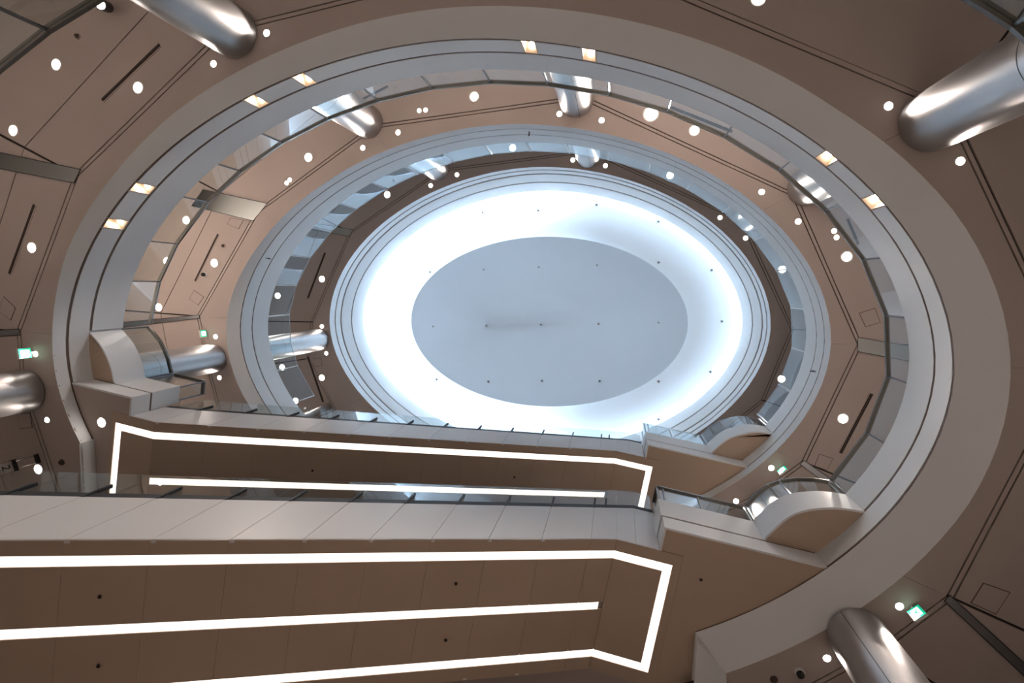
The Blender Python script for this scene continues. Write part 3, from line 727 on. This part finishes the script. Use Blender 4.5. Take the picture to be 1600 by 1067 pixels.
for x, y in ((6.2, -1.0), (6.6, 3.0), (4.9, 7.2), (2.6, 8.6)):  # unseen lamps added so floor bounce lights the escalator undersides
    hh = FL1 - 0.9; o = empty('recessed_downlight', (x, y, hh + CAMZ), label='added unseen fill lamp under the first gallery slab above the ground floor', cat='light', group='added fill lamps above the ground floor')
    lathe('trim_ring', (x, y), [(0.09, hh - 0.004), (0.11, hh - 0.010), (0.115, hh - 0.001)], 'trim_white', o, 24)
    lathe('lens', (x, y), [(0.0, hh - 0.016), (0.08, hh - 0.016), (0.09, hh - 0.004)], 'lens', o, 20)
    spot(o, (x, y), hh, P_GROUND_FILL, 120, 0.6)
G2L = [(741, 151), (482, 246), (291, 344), (335, 411), (261, 408), (248, 480), (1017, 178), (1085, 204), (1323, 401), (1317, 654)]
for x, y in G2L: downlight(x, y, H2, 0.10 if (x, y) != (1017, 178) else 0.15, P_GEN[1] * (0.6 if x > 1300 else 1.5 if y < 220 else 1.25), 'round recessed downlight glowing in the second gallery ceiling', 'downlights of the second ceiling', 75 if x < 400 else 130)
for x, y in ((655, 173), (665, 172), (453, 281), (448, 286), (1303, 361), (1307, 371)):
    downlight(x, y, H2, 0.05, P_COL[1] * 0.4, 'small paired spotlight in the second gallery ceiling', 'paired spots of the second ceiling', 80)
for x, y in ((622, 207), (567, 231), (874, 178), (940, 188), (1190, 300), (1247, 346), (1205, 731), (1150, 783), (337, 526), (343, 590)):
    downlight(x, y, H2, 0.06, P_COL[1] * (3.0 if y > 700 else 1), 'small spot downlight beside a silver column in the second ceiling', 'column spots of the second ceiling', 95)
for x, y in ((605, 304), (801, 231), (1047, 274), (1222, 421), (1221, 592), (503, 436), (434, 462), (441, 574), (503, 590), (462, 626)):
    downlight(x, y, H3, 0.11, P_GEN[2], 'round recessed downlight glowing in the dark third gallery ceiling', 'downlights of the third ceiling', 130)
for x, y in ((673, 290), (714, 273), (895, 250), (946, 259), (1125, 340), (1165, 372), (503, 510), (510, 552)):
    downlight(x, y, H3, 0.07, P_COL[2], 'small spot downlight beside a silver column in the third ceiling', 'column spots of the third ceiling', 95)

# ================================================================== exit signs
def exit_sign(x, y, h, label, w=0.27, ht=0.23):
    c = W(x, y, h); r = math.hypot(*c); n = Vector((-c[0] / r, -c[1] / r, 0)); tdir = Vector((0, 0, 1)).cross(n)   # to the viewer's right when facing the sign
    o = empty('exit_sign', (c[0], c[1], h - ht / 2 + CAMZ), label=label, cat='sign', group='green exit signs')
    C = Vector((c[0], c[1], h))
    def P(u, v_, d): q = C + tdir * u + Vector((0, 0, v_)) + n * d; return (q.x, q.y, q.z)
    def plate(nm, poly, d0, d1_, m, par=None):
        k = len(poly)
        v = [P(u, q, d0) for u, q in poly] + [P(u, q, d1_) for u, q in poly]
        return meshobj(nm, v, [list(range(k))[::-1], list(range(k, 2 * k))] + [[i, (i + 1) % k, k + (i + 1) % k, k + i] for i in range(k)], m, par or o)
    rect_ = lambda a, b, c_, d: [(a, b), (c_, b), (c_, d), (a, d)]
    plate('housing', rect_(-w / 2, -ht / 2, w / 2, ht / 2), -0.04, 0.0, 'trim_white')
    gf = plate('green_face', rect_(-w / 2 + 0.004, -ht / 2 + 0.004, w / 2 - 0.004, ht / 2 - 0.004), 0.0, 0.004, 'sign_green')
    plate('doorway', rect_(-w * 0.32, -ht * 0.36, w * 0.32, ht * 0.36), 0.004, 0.006, 'sign_white', gf)
    k = ht
    man = [[(-.02, .10), (.06, .06), (.03, -.06), (-.06, -.02)], [(-.05, .0), (.02, -.05), (-.03, -.15), (-.16, -.24), (-.19, -.2), (-.08, -.12)],
           [(-.02, -.04), (.04, -.06), (.13, -.12), (.12, -.26), (.08, -.26), (.08, -.15)], [(-.02, .1), (-.04, .06), (-.14, .04), (-.18, -.03), (-.21, -.01), (-.17, .08)], [(.05, .08), (.06, .04), (.16, .0), (.19, .05), (.16, .06), (.14, .04)]]
    for pl in man: plate('running_figure', [(a * k, b * k) for a, b in pl], 0.006, 0.008, 'sign_green', gf)
    plate('running_figure', [(0.06 * k + 0.05 * k * math.cos(i * math.pi / 4), 0.17 * k + 0.05 * k * math.sin(i * math.pi / 4)) for i in range(8)], 0.006, 0.008, 'sign_green', gf)
    bar('hanger', P(0, ht / 2, -0.02), P(0, ht / 2 + 0.06, -0.02), 0.06, 0.03, 'trim_white', o, up=tuple(tdir))
exit_sign(39, 552, H1 - 0.16, 'green lit exit sign on the lowest ceiling beside the narrow shutter strip', 0.20, 0.24)
exit_sign(1432, 957, H1 - 0.16, 'green lit exit sign between column and dark steel bar under the lowest ceiling', 0.20, 0.24)
exit_sign(318, 521, H2 - 0.16, 'green lit exit sign above the silver column by the upper escalator foot', 0.20, 0.24)
exit_sign(1222, 734, H2 - 0.16, 'green lit exit sign above the curved balcony handrail', 0.22, 0.26)

# ================================================================== ceiling fittings
def quad_plate(name, px, h, th, m, label, cat, group=None, rim=None):
    p = [W(x, y, h) for x, y in px]
    c = (sum(a[0] for a in p) / len(p), sum(a[1] for a in p) / len(p))
    o = empty(name, (c[0], c[1], h - th + CAMZ), label=label, cat=cat, group=group)
    return o, p, c
def slot(x0, y0, x1, y1, h, label, w=0.10):
    a, b = W(x0, y0, h), W(x1, y1, h); d = Vector((b[0] - a[0], b[1] - a[1])).normalized(); n = Vector((-d.y, d.x)) * (w / 2)
    o = empty('slot_diffuser', ((a[0] + b[0]) / 2, (a[1] + b[1]) / 2, h - 0.01 + CAMZ), label=label, cat='air vent', group='slot diffusers in the gallery ceilings')
    q = lambda p, k: (p[0] + n.x * k, p[1] + n.y * k)
    prism('slot', [q(a, -.85), q(b, -.85), q(b, .85), q(a, .85)], h - 0.004, h + 0.002, 'gap', o)
    for k0, k1 in ((-1, -.62), (-.12, .12), (.62, 1)):
        prism('slot_frame', [q(a, k0), q(b, k0), q(b, k1), q(a, k1)], h - 0.012, h + 0.001, 'ceiling_paint' if k0 != -.12 else 'dark_brown', o)
slot(160, 157, 250, 70, H1, 'long double slot diffuser in the lowest ceiling near a silver column')
slot(15, 428, 54, 320, H1, 'dark slot diffuser in the lowest ceiling between two steel shutter strips')
slot(305, 439, 341, 366, H2, 'slot diffuser in the second ceiling beside the black camera', 0.09)
slot(1313, 708, 1362, 615, H2, 'slot diffuser in the second ceiling close to the dark handrail', 0.12)
slot(1044, 166, 1144, 206, H2, 'slot diffuser in the second ceiling seen through the balustrade beside the brightest lamp', 0.12)
slot(1324, 342, 1341, 382, H2, 'short slot diffuser in the second ceiling behind the balustrade glass', 0.10)
slot(565, 156, 606, 135, H2, 'slot diffuser in the second ceiling behind glass above a silver column', 0.10)
slot(481, 466, 508, 395, H3, 'slot diffuser in the dark third ceiling', 0.12)
slot(481, 557, 505, 628, H3, 'long dark slot diffuser in the third ceiling near the half hidden column', 0.14)

def hatch(px, h, label):
    o, p, c = quad_plate('access_hatch', px, h, 0.008, 'gap', label, 'hatch', 'access hatches in the gallery ceilings')
    s = lambda k: [(c[0] + (q[0] - c[0]) * k, c[1] + (q[1] - c[1]) * k) for q in p]
    prism('frame_gap', s(1.0), h - 0.003, h + 0.001, 'dark_brown', o)
    prism('door', s(0.93), h - 0.008, h - 0.002, 'ceiling_paint', o)
hatch([(6, 463), (25, 481), (17, 501), (-2, 486)], H1, 'square access hatch in the lowest ceiling beside the dark slot diffuser')
hatch([(26, 645), (48, 645), (51, 668), (31, 670)], H1, 'square access hatch in the lowest ceiling beside a silver column')
hatch([(1536, 910), (1579, 925), (1556, 960), (1516, 942)], H1, 'square access hatch in the lowest ceiling beside the dark steel bar')
hatch([(1342, 489), (1367, 481), (1376, 504), (1352, 511)], H2, 'square access hatch in the second ceiling touching the dark handrail')
hatch([(1280, 709), (1302, 716), (1292, 735), (1272, 728)], H2, 'square access hatch in the second ceiling beside the short steel bar')
hatch([(303, 453), (319, 464), (310, 477), (296, 467)], H2, 'small access hatch in the second ceiling below the black camera')
hatch([(360, 340), (381, 344), (373, 358), (355, 350)], H2, 'small access hatch in the second ceiling beside the mirror strip')
hatch([(489, 560), (501, 559), (504, 572), (492, 573)], H3, 'small access hatch in the dark third ceiling')

def shutter(px, h, label, m='steel_mirror'):
    o, p, c = quad_plate('shutter_strip', px, h, 0.03, m, label, 'shutter', 'steel shutter strips crossing the ceilings')
    prism('bottom_plate', p, h - 0.03, h - 0.001, m, o)
    for a, b in ((p[0], p[1]), (p[2], p[3])):
        bar('edge_lip', (a[0], a[1], h - 0.018), (b[0], b[1], h - 0.018), 0.018, 0.03, 'steel_dark', o)
shutter([(-60, 226), (127, 265), (117, 286), (-60, 252)], H1, 'mirror steel shutter strip in the lowest ceiling near the long slot diffuser')
shutter([(-40, 518), (31, 514), (32, 523), (-40, 528)], H1, 'narrow steel shutter strip in the lowest ceiling above the exit sign', 'steel')
shutter([(1483, 929), (1640, 1072), (1630, 1084), (1475, 938)], H1, 'long dark steel shutter bar in the lowest ceiling beside the exit sign', 'steel')
shutter([(318, 296), (418, 318), (396, 345), (300, 322)], H2, 'mirror steel shutter strip in the second ceiling behind the handrail')
shutter([(190, 504), (312, 492), (312, 497), (190, 512)], H2, 'narrow steel shutter strip in the second ceiling above the curved balcony glass', 'steel')
shutter([(1340, 527), (1430, 542), (1430, 566), (1340, 549)], H2, 'mirror steel shutter strip in the second ceiling crossing the faceted handrail beside an access hatch')
shutter([(1256, 719), (1312, 758), (1305, 766), (1250, 725)], H2, 'short steel shutter bar in the second ceiling above the curved handrail', 'steel')
shutter([(480, 347), (552, 359), (546, 369), (474, 357)], H3, 'thin steel shutter strip in the dark third ceiling')

def detector(x, y, h, rad, m, label):
    p = W(x, y, h)
    o = empty('smoke_detector', (p[0], p[1], h - 0.06 + CAMZ), label=label, cat='detector')
    lathe('base', p, [(0.0, h - 0.02), (rad, h - 0.02), (rad, h + 0.002)], m, o, 20)
    lathe('head', p, [(0.0, h - 0.06), (rad * 0.55, h - 0.055), (rad * 0.75, h - 0.02)], 'dark_brown', o, 16)
detector(122, 57, H1, 0.055, 'ceiling_paint', 'small round detector in the lowest ceiling near the near handrail')
detector(97, 722, H1, 0.06, 'dark_brown', 'dark brown round detector in the lowest ceiling beside the escalator well')
detector(1209, 1061, H1, 0.06, 'dark_brown', 'brown round detector in the lowest ceiling beside the black camera')
detector(349, 384, H2, 0.06, 'ceiling_paint', 'small round detector in the second ceiling beside the slot diffuser')
def camera_dome(x, y, h, label):
    p = W(x, y, h)
    o = empty('security_camera', (p[0], p[1], h - 0.14 + CAMZ), label=label, cat='camera')
    lathe('base', p, [(0.0, h - 0.04), (0.075, h - 0.04), (0.085, h + 0.002)], 'trim_white', o, 20)
    lathe('dome', p, [(0.0, h - 0.13), (0.03, h - 0.12), (0.055, h - 0.09), (0.06, h - 0.04)], 'black', o, 20)
camera_dome(320, 429, H2, 'black security camera on the second ceiling beside the slot diffuser')
camera_dome(1249, 1050, H1, 'black security camera on the lowest ceiling beside a brown detector')

# small black sensor dots on the escalator undersides
def soffit_dot(E, x, y, label):
    u = U(x, y); k = E.hk - TAN * (EK[0] * ED[0] + EK[1] * ED[1])
    h = k / (1 - TAN * (u[0] * ED[0] + u[1] * ED[1])); h = min(h, E.hk)
    p = (float(u[0] * h), float(u[1] * h))
    o = empty('soffit_sensor', (p[0], p[1], h - 0.03 + CAMZ), label=label, cat='sensor', group='sensor dots under the escalators')
    lathe('head', p, [(0.0, h - 0.04), (0.018, h - 0.038), (0.02, h - 0.017)], 'black', o, 12)
    lathe('collar', p, [(0.02, h - 0.022), (0.028, h - 0.020), (0.028, h - 0.0165)], 'dark_brown', o, 12)
for x, y in ((158, 931), (156, 1039), (713, 911), (697, 999)): soffit_dot(lowE, x, y, 'tiny black sensor under the lower escalator')
for x, y in ((489, 735), (804, 745)): soffit_dot(upE, x, y, 'tiny black sensor under the upper escalator')
soffit_dot(Esc(HG1, HG1, 1), 1095, 905, 'tiny black sensor in the landing soffit')

# small hooks in the reveal of the middle ring
for x, y in ((827, 207), (421, 404), (1271, 580)):
    h = 14.85; t = ang(W(x, y, h)); p = shaft(t); q = shaft(t, -0.10)
    o = empty('cable_hook', (p[0], p[1], h + CAMZ), label='small grey hook on the middle pale ring', cat='hook', group='hooks on the middle ring')
    bar('arm', (p[0], p[1], h), (q[0], q[1], h), 0.03, 0.03, 'steel_dark', o); bar('plate', (p[0], p[1], h - 0.1), (p[0], p[1], h + 0.1), 0.05, 0.012, 'steel', o, up=(p[0] - CX, p[1] - CY, 0))

# hanging number sign
def number_sign():
    c = W(60, 716, H1); zt = H1 * (np.linalg.norm(U(60, 716)) / np.linalg.norm(U(25, 727)))
    zt = float(zt); o = empty('hanging_sign', (c[0], c[1], zt - 0.9 + CAMZ), label='black framed hanging sign with the number 2 under the lowest ceiling', cat='sign')
    a = math.atan2(-c[1], -c[0]); n = Vector((math.cos(a), math.sin(a), 0)); td = Vector((0, 0, 1)).cross(n)
    C = Vector((c[0], c[1], 0))
    def blk(nm, u0, u1, z0, z1, d0, d1_, m):
        pl = [C + td * u + n * d for u, d in ((u0, d0), (u1, d0), (u1, d1_), (u0, d1_))]
        return prism(nm, [(q.x, q.y) for q in pl], z0, z1, m, o)
    blk('ceiling_bracket', -0.095, 0.095, H1 - 0.05, H1, -0.035, 0.035, 'black')
    for u in (-0.07, 0.07): tube('rod', [tuple(C + td * u + Vector((0, 0, H1 - 0.05))), tuple(C + td * u + Vector((0, 0, zt)))], 0.007, 'black', o, 8)
    blk('top_rail', -0.115, 0.115, zt - 0.07, zt, -0.04, 0.04, 'black')
    blk('panel', -0.105, 0.105, zt - 0.85, zt - 0.07, -0.02, 0.02, 'sign_face')
    for u in (-0.11, 0.105): blk('side_frame', u, u + 0.006, zt - 0.85, zt - 0.07, -0.028, 0.028, 'black')
    cu = bpy.data.curves.new('numeral', 'FONT'); cu.body = '2'; cu.size = 0.2; cu.extrude = 0.003; cu.align_x = 'CENTER'
    to = bpy.data.objects.new('numeral_text', cu); COL.objects.link(to)
    dg = bpy.context.evaluated_depsgraph_get(); me = bpy.data.meshes.new_from_object(to.evaluated_get(dg))
    bpy.data.objects.remove(to, do_unlink=True)
    vs = [tuple(C + td * v_.co.x + Vector((0, 0, zt - 0.26 + v_.co.y)) + n * (0.0235 + v_.co.z)) for v_ in me.vertices]
    meshobj('numeral', vs, [list(p.vertices) for p in me.polygons], 'black', o)
number_sign()

# black spotlight over the near handrail
def track_spot():
    h = H1; p = W(150, -14, h)
    o = empty('black_spotlight', (p[0], p[1], h - 0.4 + CAMZ), label='black adjustable spotlight hanging above the near handrail', cat='light')
    bar('stem', (p[0], p[1], h), (p[0], p[1], h - 0.22), 0.03, 0.03, 'black', o)
    lathe('mount', p, [(0.0, h - 0.03), (0.08, h - 0.03), (0.08, h)], 'black', o, 18)
    q = W(160, 8, h - 0.3); d = Vector((0.35, 0.3, -0.9)).normalized(); c = Vector((q[0], q[1], h - 0.28))
    tube('body', [tuple(c - d * 0.16), tuple(c - d * 0.14), tuple(c + d * 0.1)], 0.09, 'black', o, 18)
    tube('lens', [tuple(c + d * 0.1), tuple(c + d * 0.108)], 0.07, 'lens', o, 18)
    bar('arm', (p[0], p[1], h - 0.2), tuple(c), 0.05, 0.03, 'black', o)
track_spot()
